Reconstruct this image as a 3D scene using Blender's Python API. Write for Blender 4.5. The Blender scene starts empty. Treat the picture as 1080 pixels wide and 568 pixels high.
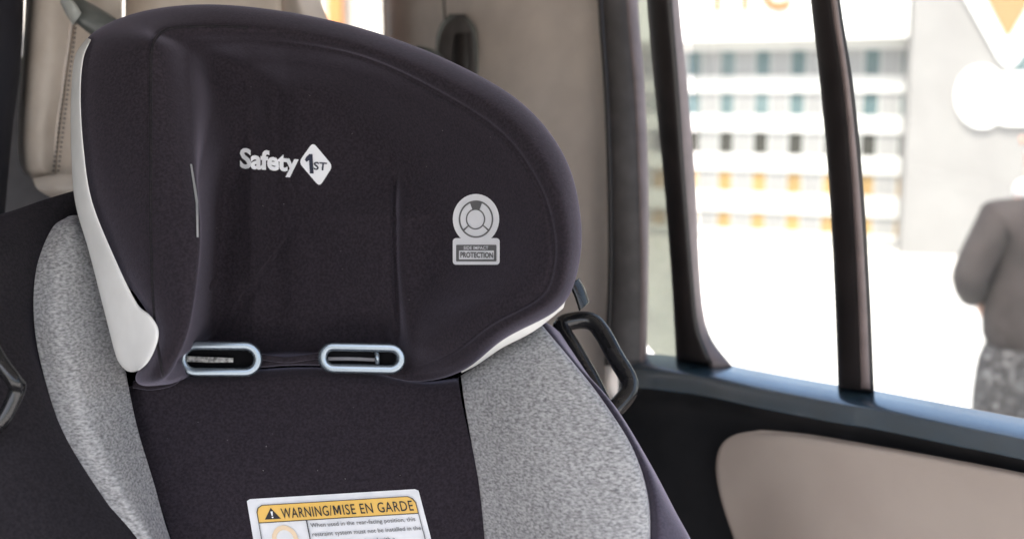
import bpy, bmesh, math, random
from mathutils import Vector, Matrix
from mathutils.bvhtree import BVHTree
random.seed(7)
S = bpy.context.scene
COL = S.collection
R = math.radians

# ------------------------------------------------------------------ camera
CAM = Vector((0.0, 0.0, 1.6)); PITCH = R(9.0); FPX = 1200.0
FWD = Vector((0, math.cos(PITCH), -math.sin(PITCH)))
UP = Vector((0, math.sin(PITCH), math.cos(PITCH)))
RGT = Vector((1, 0, 0))
cd = bpy.data.cameras.new('camera'); cam = bpy.data.objects.new('camera', cd); COL.objects.link(cam)
cam.location = CAM; cam.rotation_euler = (math.pi/2 - PITCH, 0, 0)
cd.sensor_width = 36; cd.lens = 40; cd.clip_start = .02; cd.clip_end = 900
cd.dof.use_dof = True; cd.dof.focus_distance = 1.03; cd.dof.aperture_fstop = 4.0
S.camera = cam

# ------------------------------------------------------------------ world, sun, exposure
SUN_EL, SUN_AZ = R(60), R(205)          # azimuth clockwise from +Y: high, behind the camera and to the left
w = bpy.data.worlds.new("World"); S.world = w; w.use_nodes = True
nt = w.node_tree; bg = nt.nodes['Background']
sky = nt.nodes.new('ShaderNodeTexSky'); sky.sky_type = 'NISHITA'; sky.sun_disc = False
sky.sun_elevation = SUN_EL; sky.sun_rotation = SUN_AZ; sky.dust_density = 4.0; sky.air_density = 1.0; sky.ozone_density = .6
nt.links.new(sky.outputs[0], bg.inputs[0]); bg.inputs[1].default_value = 0.13
sl = bpy.data.lights.new('sun', 'SUN'); sl.energy = 2.2; sl.angle = R(.5); sl.color = (1, .96, .9)
so = bpy.data.objects.new('sun', sl); COL.objects.link(so)
sd = Vector((math.sin(SUN_AZ)*math.cos(SUN_EL), math.cos(SUN_AZ)*math.cos(SUN_EL), math.sin(SUN_EL)))
so.rotation_euler = sd.to_track_quat('Z', 'Y').to_euler(); so.location = (0, -4, 8)
S.view_settings.view_transform = 'Standard'; S.view_settings.look = 'None'
S.view_settings.exposure = 2.0; S.view_settings.gamma = 1
S.view_settings.use_white_balance = True; S.view_settings.white_balance_temperature = 6700; S.view_settings.white_balance_tint = 10
S.render.engine = 'CYCLES'
S.cycles.max_bounces = 8; S.cycles.transparent_max_bounces = 16; S.cycles.use_denoising = True
S.cycles.caustics_reflective = False; S.cycles.caustics_refractive = False

# ------------------------------------------------------------------ helpers
def P(x, y, d):
    """a point seen in direction (x, y), d metres deep"""
    return CAM + FWD*d + RGT*((x-540)/FPX*d) - UP*((y-284)/FPX*d)
def unP(p):
    v = p - CAM; d = v.dot(FWD)
    return 540 + v.dot(RGT)/d*FPX, 284 - v.dot(UP)/d*FPX, d

def tag(o, label=None, cat=None, group=None, kind=None):
    if label: o['label'] = label
    if cat: o['category'] = cat
    if group: o['group'] = group
    if kind: o['kind'] = kind
    return o
def empty(name, loc, label, cat, group=None):
    o = bpy.data.objects.new(name, None); COL.objects.link(o); o.location = loc
    o.empty_display_size = .1
    return tag(o, label, cat, group)
def link(name, me, mat, parent=None, smooth=True, label=None):
    o = bpy.data.objects.new(name, me); COL.objects.link(o)
    if mat is not None:
        me.materials.clear(); me.materials.append(mat)
    for p in me.polygons: p.use_smooth = smooth
    if parent is not None:
        me.transform(Matrix.Translation(-wloc(parent)))
        o.parent = parent
    if label: o['label'] = label
    return o
def wloc(o):
    v = Vector(o.location)
    while o.parent: o = o.parent; v += o.location
    return v
def mesh(name, vs, fs, fix=True):
    me = bpy.data.meshes.new(name); me.from_pydata([tuple(v) for v in vs], [], fs); me.update()
    if fix:
        bm = bmesh.new(); bm.from_mesh(me)
        bmesh.ops.remove_doubles(bm, verts=bm.verts, dist=1e-6)
        bmesh.ops.recalc_face_normals(bm, faces=bm.faces); bm.to_mesh(me); bm.free()
    return me
def cr(p0, p1, p2, p3, t):
    return tuple(.5*((2*b)+(-a+c)*t+(2*a-5*b+4*c-d)*t*t+(-a+3*b-3*c+d)*t*t*t) for a, b, c, d in zip(p0, p1, p2, p3))
def resample(pts, n, closed=False):
    """n points along a Catmull-Rom spline, even in key parameter"""
    k = len(pts); out = []
    if k == 2:
        return [tuple(a+(b-a)*i/(n-1) for a, b in zip(*pts)) for i in range(n)]
    for i in range(n):
        if closed:
            s = i/n*k; j = int(s); t = s-j
            q = [pts[(j+m) % k] for m in (-1, 0, 1, 2)]
        else:
            s = i/(n-1)*(k-1); j = min(int(s), k-2); t = s-j
            q = [pts[j-1] if j else tuple(2*a-b for a, b in zip(pts[0], pts[1])), pts[j], pts[j+1],
                 pts[j+2] if j+2 < k else tuple(2*a-b for a, b in zip(pts[-1], pts[-2]))]
        out.append(cr(*q, t))
    return out
def arc_resample(pts, n, closed=False):
    dense = resample(pts, 24*len(pts), closed)
    if closed: dense.append(dense[0])
    L = [0]
    for a, b in zip(dense, dense[1:]): L.append(L[-1]+math.dist(a[:2], b[:2])+abs(a[2]-b[2])*200 if len(a) > 2 else L[-1]+math.dist(a, b))
    out = []; j = 0; m = n if closed else n-1
    for i in range(n):
        s = L[-1]*i/m
        while j < len(L)-2 and L[j+1] < s: j += 1
        t = (s-L[j])/max(1e-9, L[j+1]-L[j])
        out.append(tuple(a+(b-a)*t for a, b in zip(dense[j], dense[j+1])))
    return out
def grid_surface(name, rows, nu, nv, thick=.02, push=None):
    """rows of (x,y,d) keys, lofted to an nu x nv sheet with real thickness"""
    rr = [resample(r, nu) for r in rows]
    cols = [resample([r[i] for r in rr], nv) for i in range(nu)]
    vs = []
    for j in range(nv):
        for i in range(nu):
            x, y, d = cols[i][j]
            if push: d += push(x, y)
            vs.append(P(x, y, d))
    fs = [(j*nu+i, j*nu+i+1, (j+1)*nu+i+1, (j+1)*nu+i) for j in range(nv-1) for i in range(nu-1)]
    n = len(vs)
    if thick:
        vs += [v + (v-CAM).normalized()*thick for v in vs]
        fs += [tuple(n+k for k in reversed(f)) for f in fs[:]]
        b = [i for i in range(nu)] + [j*nu+nu-1 for j in range(1, nv)] + [(nv-1)*nu+i for i in range(nu-2, -1, -1)] + [j*nu for j in range(nv-2, 0, -1)]
        fs += [(b[k], b[(k+1) % len(b)], n+b[(k+1) % len(b)], n+b[k]) for k in range(len(b))]
    return mesh(name, vs, fs)
def strip(name, L, Rr, n=60, m=10, bulge=.006, thick=.02, power=.6):
    """rounded bar between two outlines, domed towards the viewer's side, flat at the back"""
    L = arc_resample(L, n); Rr = arc_resample(Rr, n); vs = []; ring = m+2
    for a, b in zip(L, Rr):
        pa, pb = P(*a), P(*b)
        for k in range(m):
            t = k/(m-1); q = pa.lerp(pb, t)
            vs.append(q - (q-CAM).normalized()*bulge*math.sin(math.pi*t)**power if 0 < t < 1 else q)
        vs.append(pb+(pb-CAM).normalized()*thick); vs.append(pa+(pa-CAM).normalized()*thick)
    fs = [(i*ring+k, i*ring+(k+1) % ring, (i+1)*ring+(k+1) % ring, (i+1)*ring+k) for i in range(n-1) for k in range(ring)]
    fs += [tuple(range(ring)), tuple((n-1)*ring+k for k in reversed(range(ring)))]
    return mesh(name, vs, fs)
def tube(name, pts, r, seg=12, closed=False, n=None, flat=1.0):
    """swept rod through world points; r may be a list"""
    if n: pts = [Vector(p) for p in resample([tuple(p) for p in pts], n, closed)]
    k = len(pts); vs = []; prev = None
    for i, p in enumerate(pts):
        a = pts[(i-1) % k] if closed or i else p; b = pts[(i+1) % k] if closed or i < k-1 else p
        t = (b-a).normalized(); v = (CAM-p).normalized(); v = (v - t*v.dot(t)).normalized()
        s = t.cross(v); rr = r[i*len(r)//k] if isinstance(r, (list, tuple)) else r
        for q in range(seg):
            an = 2*math.pi*q/seg
            vs.append(p + s*math.cos(an)*rr + v*math.sin(an)*rr*flat)
    fs = [(i*seg+q, i*seg+(q+1) % seg, ((i+1) % k)*seg+(q+1) % seg, ((i+1) % k)*seg+q) for i in range(k if closed else k-1) for q in range(seg)]
    if not closed: fs += [tuple(range(seg)), tuple((k-1)*seg+q for q in reversed(range(seg)))]
    return mesh(name, vs, fs)
def box_verts(c, sx, sy, sz, M=None):
    vs = [Vector((x*sx/2, y*sy/2, z*sz/2)) for x in (-1, 1) for y in (-1, 1) for z in (-1, 1)]
    if M is not None: vs = [M @ v for v in vs]
    return [v+Vector(c) for v in vs], [(0, 1, 3, 2), (4, 6, 7, 5), (0, 4, 5, 1), (2, 3, 7, 6), (0, 2, 6, 4), (1, 5, 7, 3)]
def boxes(name, lst, bevel=0):
    """lst of (centre, sx, sy, sz[, matrix])"""
    bm = bmesh.new()
    for b in lst:
        vs, fs = box_verts(*b)
        v2 = [bm.verts.new(v) for v in vs]
        for f in fs: bm.faces.new([v2[i] for i in f])
    bmesh.ops.recalc_face_normals(bm, faces=bm.faces)
    if bevel: bmesh.ops.bevel(bm, geom=bm.edges[:]+bm.verts[:], offset=bevel, segments=3, affect='EDGES', profile=.6)
    me = bpy.data.meshes.new(name); bm.to_mesh(me); bm.free(); return me
def bvh_of(objs):
    vs = []; fs = []
    for o in objs:
        b = len(vs); off = wloc(o)
        vs += [v.co+off for v in o.data.vertices]; fs += [tuple(b+i for i in p.vertices) for p in o.data.polygons]
    return BVHTree.FromPolygons(vs, fs)
def decal(me, tree, lift=.0012, thick=.0006, cut=5):
    """wrap a flat mesh (x, y in plate units, already mapped) onto a surface as a thin print with thickness"""
    bm = bmesh.new(); bm.from_mesh(me)
    bmesh.ops.triangulate(bm, faces=bm.faces)
    if cut: 
        for _ in range(5):
            lo = [e for e in bm.edges if e.calc_length() > cut]
            if not lo: break
            bmesh.ops.subdivide_edges(bm, edges=lo, cuts=1)
            bmesh.ops.triangulate(bm, faces=bm.faces)
    for v in bm.verts:
        di = (P(v.co.x, v.co.y, 1)-CAM).normalized()
        h = tree.ray_cast(CAM, di)
        p = h[0] if h[0] is not None else P(v.co.x, v.co.y, 1.05)
        v.co = p - di*lift
    bmesh.ops.remove_doubles(bm, verts=bm.verts, dist=1e-7)
    thicken(bm, lambda p: (p-CAM).normalized()*thick)
    bm.to_mesh(me); bm.free(); return me
def thicken(bm, shift):
    fs0 = bm.faces[:]; bd = [e for e in bm.edges if len(e.link_faces) == 1]
    cp = {v: bm.verts.new(v.co+shift(v.co)) for v in bm.verts[:]}
    for f in fs0:
        try: bm.faces.new([cp[v] for v in reversed(f.verts)])
        except ValueError: pass
    for e in bd:
        a, b = e.verts
        try: bm.faces.new([a, b, cp[b], cp[a]])
        except ValueError: pass
    bmesh.ops.recalc_face_normals(bm, faces=bm.faces)
def text_flat(body, offset=0.0, spacing=1.0, shear=0.0):
    """a word as a flat mesh, scaled so that its box is 0..1 x 0..1 (y up)"""
    cu = bpy.data.curves.new('writing', 'FONT'); cu.body = body; cu.size = 1; cu.offset = offset
    cu.space_character = spacing; cu.shear = shear; cu.resolution_u = 3; cu.fill_mode = 'FRONT'
    o = bpy.data.objects.new('writing', cu); COL.objects.link(o)
    dg = bpy.context.evaluated_depsgraph_get(); dg.update()
    me = bpy.data.meshes.new_from_object(o.evaluated_get(dg))
    bpy.data.objects.remove(o); bpy.data.curves.remove(cu)
    xs = [v.co.x for v in me.vertices]; ys = [v.co.y for v in me.vertices]
    x0, x1, y0, y1 = min(xs), max(xs), min(ys), max(ys)
    for v in me.vertices: v.co = ((v.co.x-x0)/(x1-x0), (v.co.y-y0)/(y1-y0), 0)
    return me
def map_quad(me, tl, tr, br, bl):
    for v in me.vertices:
        a, b = v.co.x, 1-v.co.y
        x = (1-a)*(1-b)*tl[0]+a*(1-b)*tr[0]+a*b*br[0]+(1-a)*b*bl[0]
        y = (1-a)*(1-b)*tl[1]+a*(1-b)*tr[1]+a*b*br[1]+(1-a)*b*bl[1]
        v.co = (x, y, 0)
    return me
def flat_poly(pts):
    me = bpy.data.meshes.new('p'); me.from_pydata([(p[0], p[1], 0) for p in pts], [], [tuple(range(len(pts)))]); return me
def flat_ring(outer, inner):
    n = len(outer); me = bpy.data.meshes.new('r')
    me.from_pydata([(p[0], p[1], 0) for p in outer+inner], [], [(i, (i+1) % n, n+(i+1) % n, n+i) for i in range(n)]); return me
def merge(ms):
    bm = bmesh.new()
    for m in ms: bm.from_mesh(m)
    me = bpy.data.meshes.new('m'); bm.to_mesh(me); bm.free(); return me
def rrect(x0, y0, x1, y1, r, n=6):
    out = []
    for cx, cy, a0 in ((x1-r, y0+r, -90), (x1-r, y1-r, 0), (x0+r, y1-r, 90), (x0+r, y0+r, 180)):
        for k in range(n+1):
            a = R(a0+90*k/n); out.append((cx+r*math.cos(a), cy+r*math.sin(a)))
    return out

# ------------------------------------------------------------------ materials
def mat(name, col, rough=.6, metal=0, spec=.5, sheen=0, coat=0):
    m = bpy.data.materials.new(name); m.use_nodes = True; b = m.node_tree.nodes['Principled BSDF']
    b.inputs['Base Color'].default_value = (*col, 1); b.inputs['Roughness'].default_value = rough
    b.inputs['Metallic'].default_value = metal; b.inputs['Specular IOR Level'].default_value = spec
    b.inputs['Sheen Weight'].default_value = sheen; b.inputs['Sheen Roughness'].default_value = .38; b.inputs['Sheen Tint'].default_value = (.85, .78, 1, 1)
    b.inputs['Coat Weight'].default_value = coat
    return m
def add_noise(m, scale, c1, c2, stretch=(1, 1, 1), detail=4, lo=.35, hi=.65, bump=0, bdist=.001, bscale=None, rot=(0, 0, 0), rough=None):
    t = m.node_tree; N = t.nodes; b = N['Principled BSDF']
    tc = N.new('ShaderNodeTexCoord'); mp = N.new('ShaderNodeMapping'); mp.inputs['Scale'].default_value = stretch
    mp.inputs['Rotation'].default_value = rot
    t.links.new(tc.outputs['Object'], mp.inputs['Vector'])
    nz = N.new('ShaderNodeTexNoise'); nz.inputs['Scale'].default_value = scale; nz.inputs['Detail'].default_value = detail
    t.links.new(mp.outputs[0], nz.inputs['Vector'])
    rp = N.new('ShaderNodeValToRGB'); e = rp.color_ramp.elements
    e[0].position = lo; e[0].color = (*c1, 1); e[1].position = hi; e[1].color = (*c2, 1)
    t.links.new(nz.outputs['Fac'], rp.inputs[0]); t.links.new(rp.outputs[0], b.inputs['Base Color'])
    if rough:
        mr = N.new('ShaderNodeMapRange'); mr.inputs[3].default_value, mr.inputs[4].default_value = rough
        t.links.new(nz.outputs['Fac'], mr.inputs[0]); t.links.new(mr.outputs[0], b.inputs['Roughness'])
    if bump:
        n2 = N.new('ShaderNodeTexNoise'); n2.inputs['Scale'].default_value = bscale or scale*2; n2.inputs['Detail'].default_value = 3
        t.links.new(tc.outputs['Object'], n2.inputs['Vector'])
        bp = N.new('ShaderNodeBump'); bp.inputs['Strength'].default_value = bump; bp.inputs['Distance'].default_value = bdist
        t.links.new(n2.outputs['Fac'], bp.inputs['Height']); t.links.new(bp.outputs[0], b.inputs['Normal'])
    return m
M = {}
M['black_knit'] = add_noise(mat('black_knit', (.03, .026, .031), .95, spec=.15, sheen=.35), 420, (.018, .0145, .0185), (.031, .025, .032), detail=3, bump=.5, bdist=.0006, bscale=1100)
M['side_knit'] = add_noise(mat('side_knit', (.02, .018, .021), .95, spec=.15, sheen=.1), 420, (.015, .0135, .016), (.025, .022, .026), detail=3, bump=.4, bdist=.0005, bscale=1100)
M['heather'] = add_noise(mat('heather', (.3, .31, .33), .95, spec=.2, sheen=.2), 520, (.165, .165, .17), (.50, .50, .50), stretch=(.5, .5, 1.2), detail=9, lo=.30, hi=.70, bump=.5, bdist=.0006, bscale=900, rot=(0, R(18), 0))
M['binding'] = add_noise(mat('binding', (.05, .04, .065), .8, sheen=.5), 500, (.035, .03, .045), (.06, .05, .075), bump=.4, bdist=.0004, bscale=1400)
M['white_plastic'] = add_noise(mat('white_plastic', (.82, .82, .80), .42), 40, (.79, .79, .77), (.85, .85, .83), bump=.08, bdist=.0003, bscale=900)
M['black_plastic'] = add_noise(mat('black_plastic', (.012, .012, .013), .2), 60, (.010, .010, .011), (.018, .018, .019), rough=(.12, .26), bump=.06, bdist=.0003, bscale=500)
M['slot_plastic'] = mat('slot_plastic', (.26, .31, .36), .27, metal=.75)  # pale blue of the reflected sky tinted into the base
M['shade_black'] = mat('shade_black', (.006, .006, .007), 1.0, spec=.05)
M['webbing'] = add_noise(mat('webbing', (.25, .25, .25), .7), 300, (.1, .1, .1), (.45, .45, .44), bump=.5, bdist=.0006, bscale=700)
M['print_white'] = mat('print_white', (.88, .89, .92), .5)
M['print_navy'] = mat('print_navy', (.012, .015, .04), .6)
M['print_grey'] = mat('print_grey', (.16, .16, .165), .5)
M['label_white'] = add_noise(mat('label_white', (.75, .76, .78), .4), 60, (.68, .7, .72), (.78, .79, .81))
M['label_yellow'] = mat('label_yellow', (.85, .52, .12), .42)
M['label_black'] = mat('label_black', (.02, .02, .022), .5)
M['label_peach'] = mat('label_peach', (.80, .62, .42), .5)
M['highlight_pale'] = mat('highlight_pale', (.6, .62, .64), .35, metal=.5)
M['beige_leather'] = add_noise(mat('beige_leather', (.68, .60, .53), .5), 25, (.64, .56, .49), (.72, .64, .57), bump=.25, bdist=.0008, bscale=260)
M['pillar_trim'] = add_noise(mat('pillar_trim', (.64, .575, .525), .6), 18, (.68, .61, .56), (.75, .675, .62), bump=.2, bdist=.0005, bscale=700)
M['rubber'] = add_noise(mat('rubber', (.07, .065, .065), .6), 30, (.055, .05, .05), (.085, .078, .078), bump=.2, bdist=.0006, bscale=200)
M['frame_black'] = add_noise(mat('frame_black', (.014, .011, .011), .45), 30, (.012, .0095, .0095), (.018, .014, .014), rough=(.35, .5))
M['frame_brown'] = add_noise(mat('frame_brown', (.19, .15, .145), .5), 30, (.16, .125, .12), (.21, .165, .16))
M['jamb_paint'] = mat('jamb_paint', (.62, .64, .56), .35)
M['sill_sky_blue'] = add_noise(mat('sill_sky_blue', (.02, .035, .05), .3, spec=1.0, coat=1.0), 40, (.025, .055, .08), (.035, .07, .10), rough=(.2, .26))  # blue of the sky reflection put into the base colour
M['sill_sky_blue'].node_tree.nodes['Principled BSDF'].inputs['Coat IOR'].default_value = 2.2; M['sill_sky_blue'].node_tree.nodes['Principled BSDF'].inputs['Coat Roughness'].default_value = .22
M['door_dark'] = add_noise(mat('door_dark', (.012, .012, .014), .5), 40, (.010, .0105, .012), (.015, .015, .017), rough=(.45, .55), bump=.1, bdist=.0004, bscale=500)
M['door_beige'] = add_noise(mat('door_beige', (.47, .41, .38), .5), 12, (.47, .395, .345), (.51, .435, .38), bump=.2, bdist=.0005, bscale=600)
M['headliner'] = add_noise(mat('headliner', (.4, .37, .33), .95), 50, (.36, .33, .3), (.43, .4, .36), bump=.3, bdist=.0006, bscale=900)
M['trim_grey'] = add_noise(mat('trim_grey', (.16, .16, .175), .6), 30, (.14, .14, .155), (.18, .18, .195))
M['carpet'] = add_noise(mat('carpet', (.05, .048, .047), .98), 300, (.035, .034, .033), (.065, .062, .06), bump=.8, bdist=.003, bscale=600)
M['handle_grey'] = add_noise(mat('handle_grey', (.12, .13, .125), .35), 30, (.10, .11, .105), (.15, .16, .155))
M['seat_dark'] = mat('seat_dark', (.012, .012, .02), .8)
def glass(name, tint, s0, s1):
    m = bpy.data.materials.new(name); m.use_nodes = True; t = m.node_tree; N = t.nodes
    N.remove(N['Principled BSDF']); tr = N.new('ShaderNodeBsdfTransparent'); tr.inputs[0].default_value = (*tint, 1)
    gl = N.new('ShaderNodeBsdfGlossy'); gl.inputs['Roughness'].default_value = .02
    df = N.new('ShaderNodeBsdfDiffuse'); df.inputs[0].default_value = (.7, .7, .68, 1)
    fr = N.new('ShaderNodeFresnel'); fr.inputs[0].default_value = 1.45
    a = N.new('ShaderNodeMixShader'); b = N.new('ShaderNodeMixShader')
    ge = N.new('ShaderNodeNewGeometry'); iv = N.new('ShaderNodeMath'); iv.operation = 'SUBTRACT'; iv.inputs[0].default_value = 1
    t.links.new(ge.outputs['Backfacing'], iv.inputs[1]); mu = N.new('ShaderNodeMath'); mu.operation = 'MULTIPLY'
    t.links.new(fr.outputs[0], mu.inputs[0]); t.links.new(iv.outputs[0], mu.inputs[1])     # reflect once, at the entering face of the pane
    t.links.new(mu.outputs[0], a.inputs[0]); t.links.new(tr.outputs[0], a.inputs[1]); t.links.new(gl.outputs[0], a.inputs[2])
    tc = N.new('ShaderNodeTexCoord'); nz = N.new('ShaderNodeTexNoise'); nz.inputs['Scale'].default_value = 14; nz.inputs['Detail'].default_value = 6
    t.links.new(tc.outputs['Object'], nz.inputs['Vector'])
    mr = N.new('ShaderNodeMapRange'); mr.inputs[1].default_value = .4; mr.inputs[2].default_value = .8; mr.inputs[3].default_value = s0; mr.inputs[4].default_value = s1
    t.links.new(nz.outputs['Fac'], mr.inputs[0]); t.links.new(mr.outputs[0], b.inputs[0])
    t.links.new(a.outputs[0], b.inputs[1]); t.links.new(df.outputs[0], b.inputs[2])
    t.links.new(b.outputs[0], N['Material Output'].inputs[0]); return m
M['glass'] = glass('window_glass', (.93, .95, .94), .02, .10)
M['pale_glass'] = glass('pale_tinted_glass', (.55, .58, .53), .25, .4)
M['dimming_glass'] = glass('dimming_glass', (.16, .17, .18), .01, .04)

# ================================================================== THE GROUND
def structure(name, me, m):
    o = link(name, me, m, smooth=False); o['kind'] = 'structure'; return o
conc = add_noise(mat('pale_concrete', (.55, .54, .52), .85), 1.2, (.50, .49, .47), (.60, .59, .57), bump=.2, bdist=.003, bscale=60)
structure('ground', mesh('ground', [(-400, -400, 0), (400, -400, 0), (400, 400, 0), (-400, 400, 0)], [(0, 1, 2, 3)]), conc)

# ================================================================== THE CAR
car = empty('car', (0.2, 1.2, 0), 'parked car around the child seat, seen from inside, with beige and black trim', 'car')
def belt_y(x):                          # height line of the window sill
    return [ (690,372),(745,380) ]
SILL = [(652, 372, 1.62), (690, 373, 1.58), (745, 380, 1.53), (800, 391, 1.47), (885, 406, 1.385), (920, 411, 1.355), (1000, 426, 1.28), (1080, 441, 1.21), (1220, 470, 1.10), (1420, 516, .97)]
def door_depth(x): return 1/(.645+.000482*(x-690))
def lean(x, y): return door_depth(x)*(1-.00022*(372-y))   # window plane leans inwards towards the roof

# --- door panel with its sill roll
def roll(dy, fall, dd=0):              # a line across the sill top, dy lower in view and 'fall' metres lower in height
    return [(x, y+dy*1.4/d, ((y-94)*d+1200*fall)/(y+dy*1.4/d-94)+dd) for x, y, d in SILL]
r1 = roll(8, .0012); r2 = roll(16, .0042); r3 = roll(24, .0105)
low = [(x, y+16*1.4/1.4, d-.010) for x, y, d in r3]
under = [(x, y+33, d+.012) for x, y, d in r3]
def drop(row, dy, dd=0): return [(x, y+dy*(1.5/d), d+dd) for x, y, d in row]
b1 = drop(under, 40, -.002); b2 = drop(under, 160, -.006); b3 = drop(under, 420, -.01)
door = bpy.data.objects.new('door', None); COL.objects.link(door); door.parent = car
low2 = [(x, y-1.5, d+.002) for x, y, d in low]
link('window_sill', grid_surface('window_sill', [SILL, r1, r2, r3, low], 120, 60, .03), M['sill_sky_blue'], door)
link('door_panel', grid_surface('door_panel', [low2, under, b1, b2, b3], 120, 80, .03), M['door_dark'], door)
# beige insert, rounded at the rear end, a little proud of the panel
def und(x): 
    for a, b in zip(under, under[1:]):
        if a[0] <= x <= b[0]:
            t = (x-a[0])/(b[0]-a[0]); return a[1]+(b[1]-a[1])*t, a[2]+(b[2]-a[2])*t
    return under[-1][1], under[-1][2]
left_edge = [(803, 453), (775, 458), (760, 470), (755, 492), (760, 525), (773, 565), (795, 625), (830, 710), (870, 800)]
right_x = [1400]*9
rows = []
ys_top = [(803, 453), (850, 457), (900, 465), (1000, 483), (1080, 498), (1220, 533), (1400, 580)]
for j, (lx, ly) in enumerate(left_edge):
    row = []
    for i in range(8):
        t = i/7; x = lx + (1400-lx)*t**1.3
        # top line at x
        ty = None
        for a, b in zip(ys_top, ys_top[1:]):
            if a[0] <= x <= b[0]: ty = a[1]+(b[1]-a[1])*(x-a[0])/(b[0]-a[0])
        if ty is None: ty = 453
        s = [0, 5, 17, 39, 72, 112, 172, 257, 347][j]
        y = ly if i == 0 else ty + s*(1+.3*t)
        d = und(x)[1] - .024 + (.009 if i == 0 or j == 0 else 0) - .00003*s
        if i == 1: d += .002
        row.append((x, y, d))
    rows.append(row)
def hollow(x, y):                      # the insert is scooped out towards its rear lower corner
    e = math.exp(-(((x-790)/45)**2+((y-560)/70)**2)); return .010*e
link('door_insert', grid_surface('door_insert', rows, 90, 60, .02, hollow), M['door_beige'], door, label='smooth beige armrest insert')

# --- window frame posts
def q(x, y, k=0): return (x, y, lean(x, y)+k)
wf = strip('window_frame', [q(672, -140), q(682, 0), q(690, 90), q(700, 190), q(708, 290), q(713, 378)], [q(700, -140), q(709, 0), q(716, 90), q(723, 190), q(731, 290), q(737, 345), q(752, 384)], bulge=.008, thick=.045)
fr = link('window_frame', wf, M['frame_black'], door)
link('frame_reveal', strip('frame_reveal', [q(700, -140, .006), q(706, 0, .006), q(713, 90, .006), q(720, 190, .006), q(725, 290, .006), q(729, 345, .006), q(738, 372, .006), q(752, 388, .006)],
     [q(708, -140, .04), q(716, 0, .04), q(725, 90, .04), q(733, 190, .04), q(738, 290, .04), q(743, 335, .04), q(752, 360, .04), q(772, 386, .03)], bulge=.004, thick=.02), M['frame_brown'], fr)
dv = link('window_post', strip('window_post', [q(842, -140), q(855, 0), q(865, 90), q(874, 190), q(880, 300), q(884, 408)], [q(870, -140), q(886, 0), q(900, 90), q(910, 190), q(917, 300), q(922, 413)], bulge=.009, thick=.03), M['frame_black'], door)
link('post_strip', strip('post_strip', [q(861, -140, -.009), q(876, 0, -.009), q(889, 90, -.009), q(898, 190, -.009), q(904, 300, -.009), q(908, 409, -.009)], [q(867, -140, -.006), q(883, 0, -.006), q(896, 90, -.006), q(906, 190, -.006), q(913, 300, -.006), q(918, 410, -.006)], bulge=.003, thick=.006), M['frame_brown'], dv)
link('window_frame', strip('window_frame', [q(1500, -140, -.02), q(1500, 60, -.02), q(1500, 300), q(1500, 560)], [q(1590, -140, -.02), q(1590, 60, -.02), q(1590, 300), q(1590, 600)], bulge=.01, thick=.04), M['frame_black'], door)
gl = grid_surface('window_glass', [[q(722, -140, .03), q(858, -140, .03)], [q(735, 130, .03), q(884, 130, .03)], [q(748, 395, .03), q(892, 420, .03)]], 6, 8, .003)
link('window_glass', gl, M['glass'], door)
gl = grid_surface('window_glass', [[q(862, -140, .03), q(1500, -140, .03)], [q(892, 130, .03), q(1500, 130, .03)], [q(905, 425, .03), q(1500, 560, .03)]], 10, 8, .003)
link('window_glass', gl, M['glass'], door)
# --- pane put in for the body jamb so outside light brightens the strip
link('jamb_light_pane', strip('jamb_light_pane', [(654, -140, 1.70), (658, 0, 1.70), (666, 120, 1.70), (670, 240, 1.70), (668, 330, 1.70), (686, 368, 1.70), (700, 378, 1.70)], [(694, -140, 1.66), (700, 0, 1.66), (708, 120, 1.66), (716, 240, 1.66), (722, 330, 1.66), (724, 368, 1.66), (716, 378, 1.66)], bulge=.002, thick=.004), M['pale_glass'], car, label='narrow pane added for the bright strip beside the door frame')
# --- rubber seal (two ribs) down the edge of the opening
seal = link('door_seal', strip('door_seal', [(631, -140, 1.56), (634, 0, 1.56), (640, 90, 1.56), (644, 190, 1.56), (645, 290, 1.56), (640, 385, 1.56)], [(662, -140, 1.552), (667, 0, 1.552), (673, 90, 1.552), (678, 190, 1.552), (681, 290, 1.552), (680, 385, 1.552)], bulge=.008, thick=.03), M['rubber'], car)
link('seal_lip', strip('seal_lip', [(656, -140, 1.55), (659, 0, 1.55), (667, 90, 1.55), (672, 190, 1.55), (675, 290, 1.55), (674, 385, 1.55)], [(668, -140, 1.56), (673, 0, 1.56), (680, 90, 1.56), (684, 190, 1.56), (684, 290, 1.56), (682, 385, 1.56)], bulge=.006, thick=.03), M['frame_brown'], seal)
link('seal_lip', tube('seal_lip', [P(630, -140, 1.55), P(633, 0, 1.55), P(639, 90, 1.55), P(643, 190, 1.55), P(644, 290, 1.55), P(640, 385, 1.55)], .0035, n=60), M['frame_black'], seal)
# --- rear pillar trim: curves from the tailgate round to the door opening
rows = []
for y in (-160, 0, 120, 240, 360, 480, 620, 760):
    rows.append([(404, y, 2.05), (440, y, 1.93), (490, y, 1.80), (540, y, 1.71), (590, y, 1.65), (625, y, 1.61), (640, y, 1.575), (652, y, 1.60)])
pil = link('rear_pillar', grid_surface('rear_pillar', rows, 70, 40, .03), M['pillar_trim'], car)
link('panel_seam', tube('panel_seam', [P(466, -140, 1.862), P(469, 0, 1.853), P(474, 60, 1.84), P(478, 120, 1.83)], .003, n=20), M['frame_black'], pil)
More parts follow.
